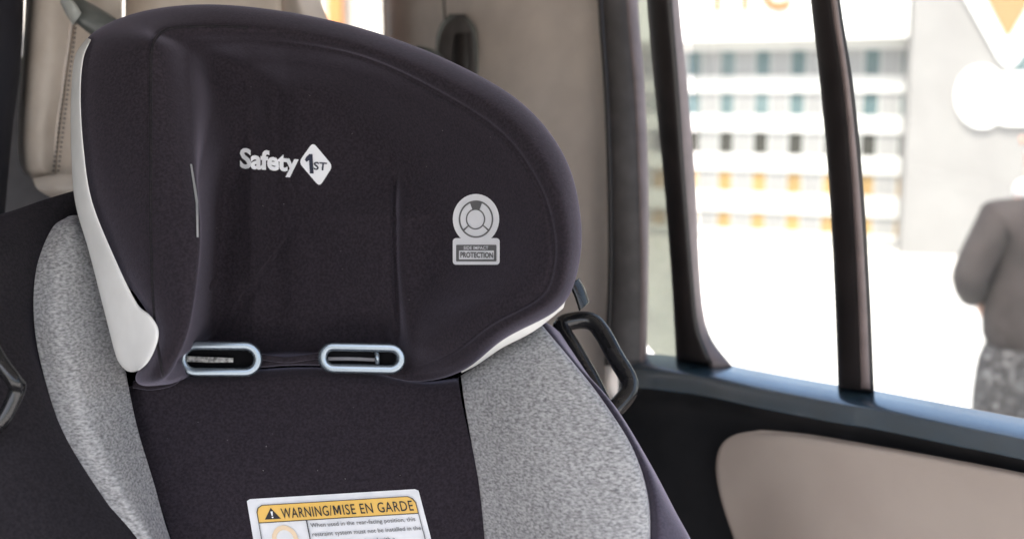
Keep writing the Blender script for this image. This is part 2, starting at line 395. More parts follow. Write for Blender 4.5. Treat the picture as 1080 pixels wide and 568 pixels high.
# belt guide on the pillar
g = [(462, 62), (463, 34), (472, 18), (488, 14), (500, 24), (503, 60), (503, 100), (466, 100)]
guide = link('belt_guide', strip('belt_guide', [(463, 110, 1.795), (460, 60, 1.785), (463, 30, 1.785), (474, 15, 1.790)], [(504, 110, 1.775), (504, 60, 1.770), (502, 30, 1.770), (490, 15, 1.775)], bulge=.014, thick=.03), M['rubber'], car)
link('guide_rim', tube('guide_rim', [P(463, 100, 1.79), P(462, 60, 1.785), P(464, 34, 1.78), P(474, 20, 1.775), P(490, 20, 1.77), P(500, 34, 1.765), P(502, 60, 1.77), P(502, 100, 1.775)], .0035, n=50), M['handle_grey'], guide)
link('guide_slot', strip('guide_slot', [(478, 96, 1.771), (477, 60, 1.766), (478, 36, 1.766)], [(497, 96, 1.760), (497, 60, 1.755), (496, 34, 1.755)], bulge=.008, thick=.006), M['frame_black'], guide)
link('guide_latch', tube('guide_latch', [P(440, 52, 1.745), P(452, 55, 1.735), P(463, 62, 1.735), P(470, 78, 1.745)], .006, n=16), M['handle_grey'], guide, label='small bright metal latch tip')
# --- tailgate window and its surround
rw = bpy.data.objects.new('rear_window', None); COL.objects.link(rw); rw.parent = car
link('window_glass', grid_surface('window_glass', [[(200, -200, 2.5), (404, -200, 2.5)], [(200, 80, 2.6), (404, 80, 2.6)]], 6, 6, .004), M['glass'], rw)
link('window_frame', strip('window_frame', [(398, -200, 1.98), (403, 0, 1.98), (407, 80, 1.98)], [(401, -200, 1.975), (405.5, 0, 1.975), (409, 80, 1.975)], bulge=.006, thick=.05), mat('flare_orange', (.42, .16, .07), .4), rw, label='edge of the tailgate opening with orange lens flare painted on')  # lens flare at the opening painted as an orange edge
link('tailgate', boxes('tailgate', [((-.72, 2.65, .95), 1.05, .06, 1.1)], .02), M['trim_grey'], car)
# --- cargo side trim at far left, dark opposite pillar
link('cargo_trim', grid_surface('cargo_trim', [[(-80, 60, 1.75), (100, 60, 1.75)], [(-80, 160, 1.7), (100, 160, 1.7)], [(-80, 330, 1.6), (100, 330, 1.6)]], 10, 12, .03), M['trim_grey'], car)
link('opposite_pillar', strip('opposite_pillar', [(-40, -140, 1.30), (-45, 60, 1.3), (-55, 330, 1.3)], [(26, -140, 1.34), (24, 40, 1.34), (12, 150, 1.34), (-4, 330, 1.34)], bulge=.02, thick=.06), M['seat_dark'], car)
# --- beige rear bench
bench = bpy.data.objects.new('rear_bench', None); COL.objects.link(bench); bench.parent = car
# outer bolster with rounded lower end
def leather(x, y): return .0006*math.sin(x*.21+y*.07)*math.sin(y*.11)
bol = grid_surface('side_bolster', [[(34, -160, 1.42), (42, -160, 1.37), (62, -160, 1.36), (82, -160, 1.385)],
   [(27, 0, 1.42), (36, 0, 1.37), (56, 0, 1.36), (78, 0, 1.385)],
   [(22, 80, 1.42), (30, 80, 1.37), (50, 80, 1.36), (68, 80, 1.385)],
   [(19, 140, 1.42), (27, 140, 1.37), (44, 140, 1.36), (60, 140, 1.385)],
   [(22, 175, 1.42), (30, 177, 1.375), (44, 178, 1.365), (56, 180, 1.388)],
   [(36, 190, 1.43), (42, 191, 1.41), (50, 190, 1.40), (56, 188, 1.40)]], 30, 60, .06, leather)
link('side_bolster', bol, M['beige_leather'], bench)
cen = grid_surface('seat_back', [[(80, -160, 1.392), (100, -160, 1.38), (129, -160, 1.388)], [(76, 0, 1.392), (98, 0, 1.38), (129, 0, 1.388)], [(66, 80, 1.392), (95, 80, 1.38), (129, 80, 1.388)],
   [(58, 140, 1.392), (90, 140, 1.38), (129, 140, 1.388)], [(54, 190, 1.395), (90, 190, 1.385), (129, 190, 1.39)], [(52, 330, 1.41), (90, 330, 1.41), (129, 330, 1.41)]], 30, 50, .05)
link('seat_back', cen, M['beige_leather'], bench)
per = []
for k in range(46):                     # stitched perforations along the inner panel
    y = -20+k*5.0
    for xo in (0, 5):
        x = (80-.12*y) + xo - 2
        per.append((P(x, y, 1.386), .0018, .002, .0020))
link('stitching', boxes('stitching', per), M['rubber'], bench, smooth=False)
link('seam', tube('seam', [P(81, -160, 1.384), P(77, 0, 1.384), P(67, 80, 1.384), P(59, 140, 1.384), P(55, 186, 1.39)], .0022, n=50), M['pillar_trim'], bench)
link('seat_hinge', grid_surface('seat_hinge', [[(34, 188, 1.36), (60, 184, 1.345), (90, 184, 1.36)], [(40, 200, 1.35), (62, 200, 1.34), (92, 200, 1.35)], [(58, 210, 1.365), (70, 211, 1.36), (94, 212, 1.365)]], 16, 10, .03), M['beige_leather'], bench, label='rounded beige hinge cover')
rest = grid_surface('seat_back', [[(132, -160, 1.43), (180, -160, 1.415), (296, -160, 1.42)], [(132, 0, 1.43), (180, 0, 1.415), (297, 0, 1.42)], [(132, 120, 1.44), (180, 120, 1.43), (300, 120, 1.43)], [(132, 340, 1.45), (180, 340, 1.45), (300, 340, 1.45)]], 30, 30, .06, leather)
link('seat_back', rest, M['beige_leather'], bench)
link('head_restraint', grid_surface('head_restraint', [[(290, -160, 1.43), (305, -160, 1.405), (318, -160, 1.44)], [(293, -60, 1.43), (310, -60, 1.405), (330, -60, 1.44)], [(296, 0, 1.43), (316, 0, 1.405), (338, 0, 1.44)], [(298, 40, 1.43), (324, 40, 1.405), (350, 40, 1.44)], [(300, 160, 1.44), (330, 160, 1.42), (360, 160, 1.45)]], 20, 30, .06), M['pillar_trim'], bench)
link('release_handle', strip('release_handle', [(66, 8, 1.30), (80, 24, 1.30), (100, 40, 1.31)], [(78, -6, 1.31), (104, 8, 1.31), (138, 30, 1.32)], bulge=.008, thick=.03, power=.3), M['handle_grey'], bench)
link('release_tip', strip('release_tip', [(63, 2, 1.29), (70, 16, 1.29), (77, 27, 1.295)], [(70, -6, 1.285), (80, 4, 1.285), (86, 14, 1.29)], bulge=.007, thick=.02, power=.3), mat('tip_pale', (.42, .44, .42), .3), bench)
# --- bench cushion, floor, roof, opposite door below the sill
link('seat_cushion', boxes('seat_cushion', [((-.35, 1.12, .82), 1.25, .5, .16)], .05), M['beige_leather'], bench)
link('floor', boxes('floor', [((-.35, .9, .45), 1.75, 3.4, .04)]), M['carpet'], car, smooth=False)
hl = [(-1.25, .05), (1.35, .05), (1.35, .42), (.58, 1.17), (.23, 1.52), (.12, 1.72), (-.02, 2.1), (-.3, 2.6), (-1.25, 2.65)]
link('headliner', mesh('headliner', [(x, y, 1.91) for x, y in hl]+[(x, y, 1.96) for x, y in hl], [tuple(range(9)), tuple(range(17, 8, -1))]+[(i, (i+1) % 9, 9+(i+1) % 9, 9+i) for i in range(9)]), M['headliner'], car, smooth=False)
link('opposite_door', boxes('opposite_door', [((-1.22, .9, .90), .07, 3.4, .9), ((-1.22, -.25, 1.63), .06, .1, .56), ((-1.22, .75, 1.63), .06, .09, .56), ((-1.22, 1.85, 1.63), .06, .12, .56)], .015), M['door_dark'], car)
link('opposite_window', boxes('opposite_window', [((-1.21, 1.0, 1.63), .004, 2.9, .56)]), M['dimming_glass'], car, smooth=False)  # unseen side window, dark tint added to cut the light from the left

# ================================================================== THE CHILD SEAT
cs = empty('child_seat', (-.15, 1.05, .95), 'black child car seat with grey heather side cushions and white edged head support', 'child seat')

def creases(x, y):
    """soft folds pulled into the head pad cover"""
    v = 0
    v += .0075*math.exp(-((x-262-.02*y)/9)**2)*(1/(1+math.exp((y-330)/25)))*-1
    v += .0085*math.exp(-((x-292)/13)**2)*(1/(1+math.exp((y-340)/25)))
    v += .0115*math.exp(-((x-(419+3*math.sin(y*.02)))/3.2)**2)/(1+math.exp((185-y)/8))/(1+math.exp((y-352)/8))
    v += -.005*math.exp(-((x-(427+.03*(y-200)))/6)**2)/(1+math.exp((200-y)/12))
    v += .0012*math.sin(x*.035+y*.012)*math.sin(y*.021+1.0)
    v += .006*math.exp(-((y-352)/14)**2)*math.exp(-((x-330)/120)**4)      # tuck above the harness slots
    return v
# rings from the hidden back edge to the middle of the pad; keys run clockwise from the lower left wing
K = [ # B outer edge        C crown of border   D seam              E wall              F pad
 ((143,400,.985), (160,397,.935), (184,386,.932), (188,374,1.00), (222,350,1.112)),
 ((163,346,.955), (177,343,.925), (201,340,.920), (196,340,1.00), (222,330,1.112)),
 ((112,262,1.00), (158,262,.942), (210,255,.938), (204,258,1.01), (226,262,1.115)),
 ((89,165,1.015), (157,168,.966), (204,178,.985), (210,186,1.035), (232,195,1.112)),
 ((84,90,1.03),   (157,96,.992),  (200,108,1.025), (224,120,1.075), (256,134,1.12)),
 ((93,42,1.05),   (159,48,1.00),  (198,64,1.045), (224,84,1.088), (264,114,1.124)),
 ((140,15,1.075), (168,33,1.03),  (206,47,1.060), (232,66,1.096),  (270,96,1.13)),
 ((215,5,1.09),   (222,27,1.052),  (240,44,1.068), (258,64,1.10),  (284,92,1.133)),
 ((305,13,1.09),  (303,30,1.052),  (301,45,1.068), (299,66,1.10),  (302,98,1.133)),
 ((395,34,1.08),  (389,49,1.04),  (384,61,1.052), (374,78,1.09),  (352,112,1.13)),
 ((482,68,1.055), (474,84,1.015), (464,98,1.027), (447,114,1.06), (400,150,1.12)),
 ((553,111,1.015),(542,126,.978), (529,141,.990), (508,155,1.025),(440,190,1.10)),
 ((597,168,.985), (583,182,.948), (567,193,.960), (545,204,.990), (470,225,1.07)),
 ((613,235,.970), (600,240,.932), (583,244,.945), (556,248,.976), (470,255,1.075)),
 ((608,290,.965), (597,290,.930), (582,286,.942), (550,284,.978), (465,283,1.075)),
 ((588,326,.975), (580,320,.945), (567,314,.953), (530,309,.993), (450,305,1.080)),
 ((532,357,1.00), (527,350,.975), (517,342,.982), (485,334,1.025),(425,327,1.092)),
 ((487,391,1.035),(482,384,1.02), (472,375,1.025),(450,363,1.055), (410,346,1.105)),
 ((435,402,1.08), (432,395,1.075),(425,388,1.08), (420,378,1.09), (405,360,1.11)),
 ((375,388,1.09), (373,384,1.078),(372,379,1.088),(371,372,1.105),(362,352,1.118)),
 ((305,385,1.09), (305,381,1.078),(305,376,1.088),(305,369,1.105),(308,350,1.118)),
 ((235,392,1.09), (236,388,1.08), (238,382,1.085),(242,374,1.10), (255,352,1.115)),
 ((199,398,1.082),(201,394,1.072),(203,388,1.078),(211,376,1.098),(238,352,1.117)),
 ((174,405,1.00), (176,402,.965), (179,395,.968), (188,379,1.04), (222,358,1.114)),
]
CX, CY, CDp = 320, 225, 1.118
N = 330; NR = 193
keys = []
for ki, (B_, C_, D_, E_, F_) in enumerate(K):
    if 8 <= ki <= 17: D_ = (D_[0], D_[1], C_[2]+.006); E_ = (E_[0], E_[1], E_[2]-.014)
    F_ = (F_[0], F_[1], F_[2]-.010)
    A = (B_[0]+(320-B_[0])*.06, B_[1]+(215-B_[1])*.06, B_[2]+.05)
    A0 = (B_[0]+(320-B_[0])*.22, B_[1]+(215-B_[1])*.22, B_[2]+.11)
    G = tuple(a+(b-a)*.35 for a, b in zip(F_, (CX, CY, CDp+.004)))
    H = tuple(a+(b-a)*.70 for a, b in zip(F_, (CX, CY, CDp+.004)))
    keys.append([A0, A, B_, C_, D_, E_, F_, G, H])
rings = [resample([k[i] for k in keys], N, True) for i in range(9)]
cols = [resample([rings[i][j] for i in range(9)], NR) for j in range(N)]
SEAM = 4/8*(NR-1)
vs = []; 
for i in range(NR):
    for j in range(N):
        x, y, d = cols[j][i]
        a = math.exp(-((i-SEAM)/3.0)**2)*.0035*max(0, min(1, (j/N*24-7.5)/1.5, (18-j/N*24)/1.5))
        f = min(1, max(0, (i-104)/40))
        vs.append(P(x, y, d+a+creases(x, y)*f))
fs = [(i*N+j, i*N+(j+1) % N, (i+1)*N+(j+1) % N, (i+1)*N+j) for i in range(NR-1) for j in range(N)]
c = len(vs); vs.append(P(CX, CY, CDp+.004+creases(CX, CY))); fs += [((NR-1)*N+j, (NR-1)*N+(j+1) % N, c) for j in range(N)]
c = len(vs); vs.append(P(CX, CY, 1.26)); fs += [((j+1) % N, j, c) for j in range(N)]
head = link('head_support', mesh('head_support', vs, fs), M['black_knit'], cs)
# white plastic shell edge showing round the wings
link('shell_edge', strip('shell_edge', [(92, 40, 1.05), (79, 60, 1.045), (75, 100, 1.04), (75, 155, 1.03), (79, 212, 1.02), (94, 266, 1.005), (110, 328, .985), (121, 371, .975), (126, 383, .972), (134, 391, .965), (141, 392, .955)],
   [(96, 42, 1.03), (88, 62, 1.02), (85, 100, 1.01), (88, 155, .998), (97, 212, .985), (121, 272, .965), (144, 319, .948), (158, 332, .936), (167, 347, .93), (165, 364, .93), (156, 382, .935), (147, 390, .94)], n=90, m=14, bulge=.006, thick=.05), M['white_plastic'], head, label='white plastic shell edge on the wing')
link('shell_edge', strip('shell_edge', [(597, 314, .975), (561, 337, .995), (524, 356, 1.005), (496, 378, 1.025), (486, 391, 1.04)],
   [(594, 325, .985), (563, 349, 1.005), (529, 367, 1.015), (504, 384, 1.035), (487, 393, 1.045)], n=60, m=10, bulge=.004, thick=.04), M['white_plastic'], head, label='white plastic shell edge on the wing')
# stitched vertical seam down the rounded face of the wing
TH = bvh_of([head])
def on_head(x, y, lift=0):
    di = (P(x, y, 1)-CAM).normalized(); h = TH.ray_cast(CAM, di)[0]; return h-di*lift
pp = arc_resample([(172, 396, 0), (165, 350, 0), (161, 300, 0), (159, 240, 0), (159, 160, 0), (159, 80, 0), (160, 52, 0), (167, 37, 0), (182, 30, 0), (222, 28, 0), (262, 29, 0)], 80)
link('piping', tube('piping', [on_head(x, y) for x, y, _ in pp], .0016), M['side_knit'], head)

# back rest pad
def padf(x, y): return .0012*math.sin(x*.03+.5)*math.sin(y*.035) - .002*math.exp(-((y-400)/10)**2)
pad = grid_surface('back_pad', [
  [(139, 412, 1.10), (160, 410, 1.085), (230, 394, 1.105), (310, 387, 1.105), (380, 390, 1.105), (440, 402, 1.10), (484, 398, 1.11)],
  [(136, 409, 1.06), (160, 402, 1.055), (230, 398, 1.075), (310, 393, 1.082), (380, 396, 1.082), (440, 406, 1.075), (484, 404, 1.07)],
  [(140, 440, 1.045), (170, 438, 1.045), (235, 436, 1.055), (312, 434, 1.06), (385, 434, 1.06), (445, 436, 1.055), (490, 438, 1.045)],
  [(157, 500, 1.02), (185, 500, 1.022), (245, 500, 1.028), (318, 500, 1.03), (392, 500, 1.03), (455, 500, 1.026), (504, 500, 1.015)],
  [(180, 568, .995), (205, 568, .998), (260, 568, 1.002), (325, 568, 1.004), (400, 568, 1.004), (465, 568, 1.0), (514, 568, .99)],
  [(205, 680, .95), (230, 680, .955), (275, 680, .96), (335, 680, .96), (410, 680, .96), (470, 680, .955), (520, 680, .945)],
  [(220, 800, .90), (240, 800, .905), (285, 800, .91), (345, 800, .91), (415, 800, .91), (475, 800, .905), (525, 800, .90)]], 90, 90, .03, padf)
back = link('back_pad', pad, M['black_knit'], cs)
link('piping', tube('piping', [P(141, 405, 1.045), P(160, 407, 1.045), P(180, 403, 1.045), P(190, 396, 1.05)], .0035, n=30), M['black_knit'], back)
link('piping', tube('piping', [P(276, 376, 1.075), P(300, 379, 1.073), P(320, 377, 1.073), P(336, 375, 1.075)], .003, n=30), M['black_knit'], back)

# grey side cushions
gl_rows = [
 [(72, 228, 1.07), (78, 227, 1.065), (86, 228, 1.07)],
 [(54, 242, 1.045), (74, 242, 1.035), (98, 250, 1.055)],
 [(38, 285, 1.015), (66, 290, 1.005), (113, 300, 1.04)],
 [(36, 340, .99), (68, 345, .98), (127, 360, 1.03)],
 [(46, 395, .97), (82, 400, .965), (136, 410, 1.025)],
 [(66, 455, .955), (100, 455, .955), (146, 455, 1.015)],
 [(98, 512, .945), (126, 510, .945), (162, 508, 1.00)],
 [(146, 569, .935), (163, 569, .94), (180, 569, .985)],
 [(200, 650, .925), (206, 650, .93), (214, 650, .96)]]
link('side_cushion', grid_surface('side_cushion', gl_rows, 40, 90, .03), M['heather'], cs)
gr_rows = [
 [(486, 396, 1.075), (530, 366, 1.055), (566, 343, 1.05), (578, 350, 1.06)],
 [(490, 425, 1.05), (540, 400, 1.02), (590, 375, 1.005), (603, 380, 1.03)],
 [(497, 465, 1.03), (555, 445, .985), (622, 418, .975), (636, 422, 1.0)],
 [(505, 510, 1.01), (575, 492, .955), (655, 468, .945), (668, 474, .97)],
 [(510, 555, .995), (590, 545, .93), (672, 520, .92), (684, 524, .945)],
 [(513, 600, .975), (600, 590, .905), (676, 575, .90), (686, 580, .925)],
 [(518, 700, .94), (600, 700, .86), (670, 690, .86), (680, 690, .89)]]
link('side_cushion', grid_surface('side_cushion', gr_rows, 60, 90, .03), M['heather'], cs)
# dark outer sides
ol = [
 [(-160, 262, .99), (-60, 240, 1.00), (0, 226, 1.03), (48, 210, 1.07), (82, 200, 1.09)],
 [(-160, 300, .94), (-60, 275, .95), (0, 262, .98), (40, 250, 1.03), (80, 236, 1.085)],
 [(-160, 345, .93), (-70, 335, .93), (-10, 330, .955), (26, 332, .985), (44, 340, 1.02)],
 [(-160, 420, .91), (-70, 415, .91), (0, 410, .925), (36, 405, .95), (54, 400, .985)],
 [(-160, 480, .895), (-60, 475, .89), (10, 475, .90), (54, 470, .93), (78, 460, .965)],
 [(-160, 540, .88), (-40, 540, .875), (30, 540, .88), (92, 530, .92), (112, 516, .955)],
 [(-160, 620, .86), (-20, 620, .85), (60, 625, .86), (140, 610, .91), (170, 590, .945)],
 [(-160, 760, .82), (0, 760, .81), (90, 760, .82), (180, 740, .87), (215, 720, .92)]]
link('outer_side', grid_surface('outer_side', ol, 50, 70, .04), M['side_knit'], cs)
orr = [
 [(560, 340, 1.075), (570, 338, 1.065), (580, 342, 1.07), (590, 350, 1.10)],
 [(596, 385, 1.04), (606, 382, 1.03), (616, 390, 1.04), (624, 400, 1.08)],
 [(628, 420, 1.01), (640, 420, .998), (650, 430, 1.01), (655, 440, 1.06)],
 [(660, 470, .98), (671, 470, .965), (682, 482, .98), (687, 492, 1.03)],
 [(680, 518, .955), (692, 518, .94), (708, 532, .96), (714, 542, 1.01)],
 [(684, 575, .935), (700, 575, .915), (735, 590, .94), (742, 600, .99)],
 [(680, 700, .90), (710, 700, .88), (770, 710, .90), (780, 720, .95)]]
link('outer_side', grid_surface('outer_side', orr, 30, 70, .05), M['binding'], cs)
# hard shell behind everything
link('seat_shell', grid_surface('seat_shell', [[(60, 240, 1.17), (330, 230, 1.24), (560, 330, 1.16)], [(10, 400, 1.10), (330, 400, 1.18), (600, 420, 1.12)], [(20, 568, 1.03), (330, 568, 1.10), (690, 568, 1.04)], [(40, 800, .95), (330, 800, 1.0), (740, 800, .97)]], 30, 30, .02), M['black_plastic'], cs)
link('seat_base', boxes('seat_base', [((-.13, .78, .98), .44, .40, .16)], .05), M['black_knit'], cs)

# harness slots: flat rounded loops of bright plastic round a black shade plate
def stadium(x0, x1, y0, y1, sk=0, n=14):
    r = (y1-y0)/2; cy = (y0+y1)/2; out = []
    for k in range(n+1):
        a = R(-90+180*k/n); out.append((x1-r+r*math.cos(a), cy+r*math.sin(a)))
    for k in range(n+1):
        a = R(90+180*k/n); out.append((x0+r+r*math.cos(a), cy+r*math.sin(a)))
    return [(x, y+sk*(x-x0)) for x, y in out]
def slot(x0, x1, y0, y1, sk, d0, d1, lab):
    def dd(x): return d0+(d1-d0)*(x-x0)/(x1-x0)
    e = bpy.data.objects.new('harness_slot', None); COL.objects.link(e); e.parent = cs
    e['label'] = lab
    o = stadium(x0, x1, y0, y1, sk); prof = [(0, .006), (0.5, .001), (1.6, -.0014), (2.4, -.0017), (7.2, -.0019), (8.6, -.0012), (9.8, .001), (10.3, .009)]
    n = len(o); vs = []
    for off, dz in prof:
        s = stadium(x0+off, x1-off, y0+off, y1-off, sk)
        vs += [P(x, y, dd(x)+dz) for x, y in s]
    vs += [P(x, y, dd(x)+.010) for x, y in stadium(x0+10.3, x1-10.3, y0+10.3, y1-10.3, sk)]
    vs += [P(x, y, dd(x)+.010) for x, y in o]
    m = len(prof)+2
    fs = [(a*n+i, a*n+(i+1) % n, ((a+1) % m)*n+(i+1) % n, ((a+1) % m)*n+i) for a in range(m) for i in range(n)]
    link('slot_frame', mesh('slot_frame', vs, fs), M['slot_plastic'], e)
    hole = [P(x, y, dd(x)+.0075) for x, y in stadium(x0+7, x1-7, y0+7, y1-7, sk)]
    hv = hole + [h+(h-CAM).normalized()*.003 for h in hole]
    fs = [tuple(range(n)), tuple(range(2*n-1, n-1, -1))]+[(i, (i+1) % n, n+(i+1) % n, n+i) for i in range(n)]
    link('slot_shade_plate', mesh('slot_shade_plate', hv, fs), M['shade_black'], e, smooth=False)  # black plate painted for the shade inside the slot
    return e, dd
e1, dd1 = slot(187, 277, 359, 397, .005, 1.055, 1.064, 'chrome rimmed harness slot partly behind the left wing')
e2, dd2 = slot(335, 428, 360, 393, .02, 1.062, 1.050, 'chrome rimmed harness slot with its right end in shadow')
link('harness_webbing', strip('harness_webbing', [(196, 375, 1.058), (218, 376, 1.060), (246, 377, 1.063)], [(196, 381, 1.058), (218, 382, 1.06), (246, 382, 1.063)], bulge=.001, thick=.002), M['webbing'], e1)
link('harness_webbing', strip('harness_webbing', [(346, 376, 1.066), (370, 376, 1.064), (396, 377, 1.06)], [(346, 380, 1.066), (370, 380, 1.064), (396, 381, 1.06)], bulge=.001, thick=.002), M['trim_grey'], e2)
link('adjuster_pin', tube('adjuster_pin', [P(397, 372, 1.055), P(398, 377, 1.053), P(398, 383, 1.055)], .0022, n=8), M['slot_plastic'], e2)

# belt guide loops on the shell sides
loop = [(592, 345), (606, 338), (624, 339), (636, 352), (648, 374), (662, 398), (663, 412), (655, 424), (644, 434), (637, 428), (622, 398), (606, 370)]
def bd(x, y): return 1.13-.0006*(y-340)
link('belt_guide', tube('belt_guide', [P(x, y, bd(x, y)) for x, y in loop], .0088, seg=16, closed=True, n=120, flat=1.1), M['black_plastic'], cs, label='glossy black belt guide loop')
link('belt_guide', strip('belt_guide', [(600, 300, 1.10), (606, 313, 1.10), (611, 328, 1.10)], [(611, 293, 1.11), (617, 304, 1.11), (622, 318, 1.11)], n=24, bulge=.006, thick=.02, power=.35), M['black_plastic'], cs, label='short black tab above the loop')
link('belt_guide', tube('belt_guide', [P(-45, 345, .90), P(-20, 352, .89), P(2, 384, .885), P(15, 402, .885), P(18, 412, .89), P(-4, 450, .885), P(-40, 455, .89)], .006, seg=16, closed=True, n=100), M['black_plastic'], cs, label='glossy black belt guide loop')
link('screw', tube('screw', [P(133, 411, 1.030), P(133, 411, 1.036)], .0018, n=4), M['slot_plastic'], cs)

# ------------------------------------------------------------------ prints
TB = bvh_of([back])
logo = decal(map_quad(text_flat('Safety', offset=.036, spacing=.97), (253, 155.5), (315, 162), (315, 187.5), (253, 184)), TH)
lg = link('logo', logo, M['print_white'], head, smooth=False, label='white printed word and diamond emblem')
def rpoly(pts, r, n=5):
    out = []; k = len(pts)
    for i in range(k):
        p0, p1, p2 = (Vector(pts[(i+j) % k]) for j in (-1, 0, 1))
        a = p1+(p0-p1).normalized()*r; b = p1+(p2-p1).normalized()*r
        for s in range(n+1):
            t = s/n; out.append(tuple((1-t)**2*a+2*t*(1-t)*p1+t*t*b))
    return out
link('logo_diamond', decal(flat_poly(rpoly([(330, 150), (351, 175), (337, 197), (315, 171)], 5.5)), TH, cut=6), M['print_white'], lg, smooth=False)
one = flat_poly([(321.5, 168.5), (323.2, 165.2), (326.3, 162.5), (329.6, 162.6), (330.8, 183), (326.8, 183), (325.9, 169), (323.2, 170.8)])
st = map_quad(text_flat('ST', offset=.02), (331, 170.5), (345, 171.5), (344, 180), (330.5, 179))
link('logo_number', decal(merge([one, st]), TH, lift=.0022), M['print_navy'], lg, smooth=False)

def ell(cx, cy, rx, ry, n=48, a0=0, a1=360): return [(cx+rx*math.cos(R(a0+(a1-a0)*k/n)), cy+ry*math.sin(R(a0+(a1-a0)*k/n))) for k in range(n + (0 if a1-a0 == 360 else 1))]
cx, cy = 502, 231
stk = link('sticker', decal(flat_poly(ell(cx, cy, 24.5, 26.5)), TH, lift=.0012, cut=7), M['print_white'], head, smooth=False, label='round white sticker with small caption plate')
link('sticker_ring', decal(flat_ring(ell(cx, cy, 18.2, 19.7), ell(cx, cy, 16.6, 18.1)), TH, lift=.0022), M['print_grey'], stk, smooth=False)
link('sticker_ring', decal(flat_ring(ell(cx-.5, cy, 10.2, 11.0), ell(cx-.5, cy, 8.9, 9.7)), TH, lift=.0022), M['print_grey'], stk, smooth=False)
def sector(a0, a1):
    o = ell(cx, cy, 17, 18.6, 8, a0, a1); i = ell(cx, cy, 9.8, 10.6, 8, a0, a1)[::-1]; return flat_poly(o+i)
link('sticker_sector', decal(merge([sector(-112, -68), sector(36, 42), sector(138, 144)]), TH, lift=.0024), M['print_grey'], stk, smooth=False)
link('sticker_plate', decal(flat_poly(rrect(477.5, 251, 527, 279, 3.5)), TH, lift=.0010, cut=7), M['print_white'], stk, smooth=False)
link('sticker_field', decal(flat_ring(rrect(481, 258, 523.5, 275.5, 1), rrect(484, 264, 521, 273.5, .6)), TH, lift=.0020), M['print_grey'], stk, smooth=False)
link('sticker_text', decal(merge([map_quad(text_flat('SIDE IMPACT', offset=.01), (489, 259.5), (515, 259.5), (515, 263), (489, 263))]), TH, lift=.0030), M['print_white'], stk, smooth=False)
link('sticker_text', decal(map_quad(text_flat('PROTECTION', offset=.03), (485.5, 265.5), (520, 266), (520, 272), (485.5, 271.5)), TH, lift=.0026), M['print_grey'], stk, smooth=False)

# warning label on the back pad (plate units: 0..1 across, 0..1 down)
TL, TR, BR_, BL = (260, 526), (441, 515), (481, 668), (286, 680)
def lab(u, v):
    return ((1-u)*(1-v)*TL[0]+u*(1-v)*TR[0]+u*v*BR_[0]+(1-u)*v*BL[0], (1-u)*(1-v)*TL[1]+u*(1-v)*TR[1]+u*v*BR_[1]+(1-u)*v*BL[1])
def lmap(me):
    for v in me.vertices: x, y = lab(v.co.x, v.co.y); v.co = (x, y, 0)
    return me
def ltext(body, u0, v0, u1, v1, off=0.0, sp=1.0):
    me = text_flat(body, off, sp)
    for v in me.vertices: v.co = (u0+(u1-u0)*v.co.x, v1+(v0-v1)*v.co.y, 0)
    return lmap(me)
rr = lambda a, b, c_, d_, r: [(x, y) for x, y in rrect(a, b, c_, d_, r)]
lb = link('warning_label', decal(lmap(flat_poly([(.0, .012), (.02, 0), (.98, 0), (1, .012), (1, 1), (0, 1)])), TB, lift=.0014, cut=12), M['label_white'], back, smooth=False, label='white and yellow sewn warning label')
band = [(.045, .165), (.045, .09), (.055, .062), (.08, .045), (.93, .045), (.955, .062), (.968, .09), (.968, .165)]
link('label_band', decal(lmap(flat_poly(band)), TB, lift=.0024, cut=12), M['label_yellow'], lb, smooth=False)
ring_o = [(.045, .97), (.045, .09), (.055, .062), (.08, .045), (.93, .045), (.955, .062), (.968, .09), (.968, .97)]
ring_i = [(.049, .966), (.049, .093), (.059, .066), (.083, .049), (.927, .049), (.951, .066), (.964, .093), (.964, .966)]
ln = [lmap(flat_ring(ring_o, ring_i)), lmap(flat_poly([(.045, .163), (.968, .163), (.968, .168), (.045, .168)])), lmap(flat_poly([(.318, .168), (.324, .168), (.324, .966), (.318, .966)]))]
link('label_lines', decal(merge(ln), TB, lift=.0034, cut=14), M['label_black'], lb, smooth=False)
link('label_heading', decal(merge([ltext('WARNING/', .185, .075, .478, .145, .004, 1.08), lmap(flat_poly([(.486, .142), (.486, .078), (.496, .078), (.507, .115), (.518, .078), (.528, .078), (.528, .142), (.520, .142), (.520, .098), (.510, .134), (.504, .134), (.494, .098), (.494, .142)])), ltext('ISE EN GARDE', .540, .075, .945, .145, .004, 1.08)]), TB, lift=.0034), M['label_black'], lb, smooth=False)
link('label_triangle', decal(lmap(flat_poly([(.085, .145), (.13, .068), (.178, .145)])), TB, lift=.0032), M['label_black'], lb, smooth=False)
link('label_mark', decal(merge([lmap(flat_poly([(.125, .092), (.138, .092), (.134, .122), (.128, .122)])), lmap(flat_poly([(.127, .128), (.136, .128), (.136, .137), (.127, .137)]))]), TB, lift=.0040), M['print_white'], lb, smooth=False)
lines = ['When used in the rear-facing position, this', 'restraint system must not be installed in the', 'front of vehicles equipped with a', 'passenger air bag. Follow all the', 'instructions on this label and in the', 'written instructions.']
wd = [.60, .62, .46, .46, .52, .3]
link('label_text', decal(merge([ltext(t, .338, .188+.062*i, .338+wd[i], .188+.062*i+.038, 0, 1.0) for i, t in enumerate(lines)]), TB, lift=.0030), M['print_grey'], lb, smooth=False)
link('label_pictogram', decal(lmap(flat_ring([(.18+.075*math.cos(a/8*math.pi), .29+.10*math.sin(a/8*math.pi)) for a in range(16)], [(.18+.05*math.cos(a/8*math.pi), .29+.068*math.sin(a/8*math.pi)) for a in range(16)])), TB, lift=.0028), M['label_peach'], lb, smooth=False)
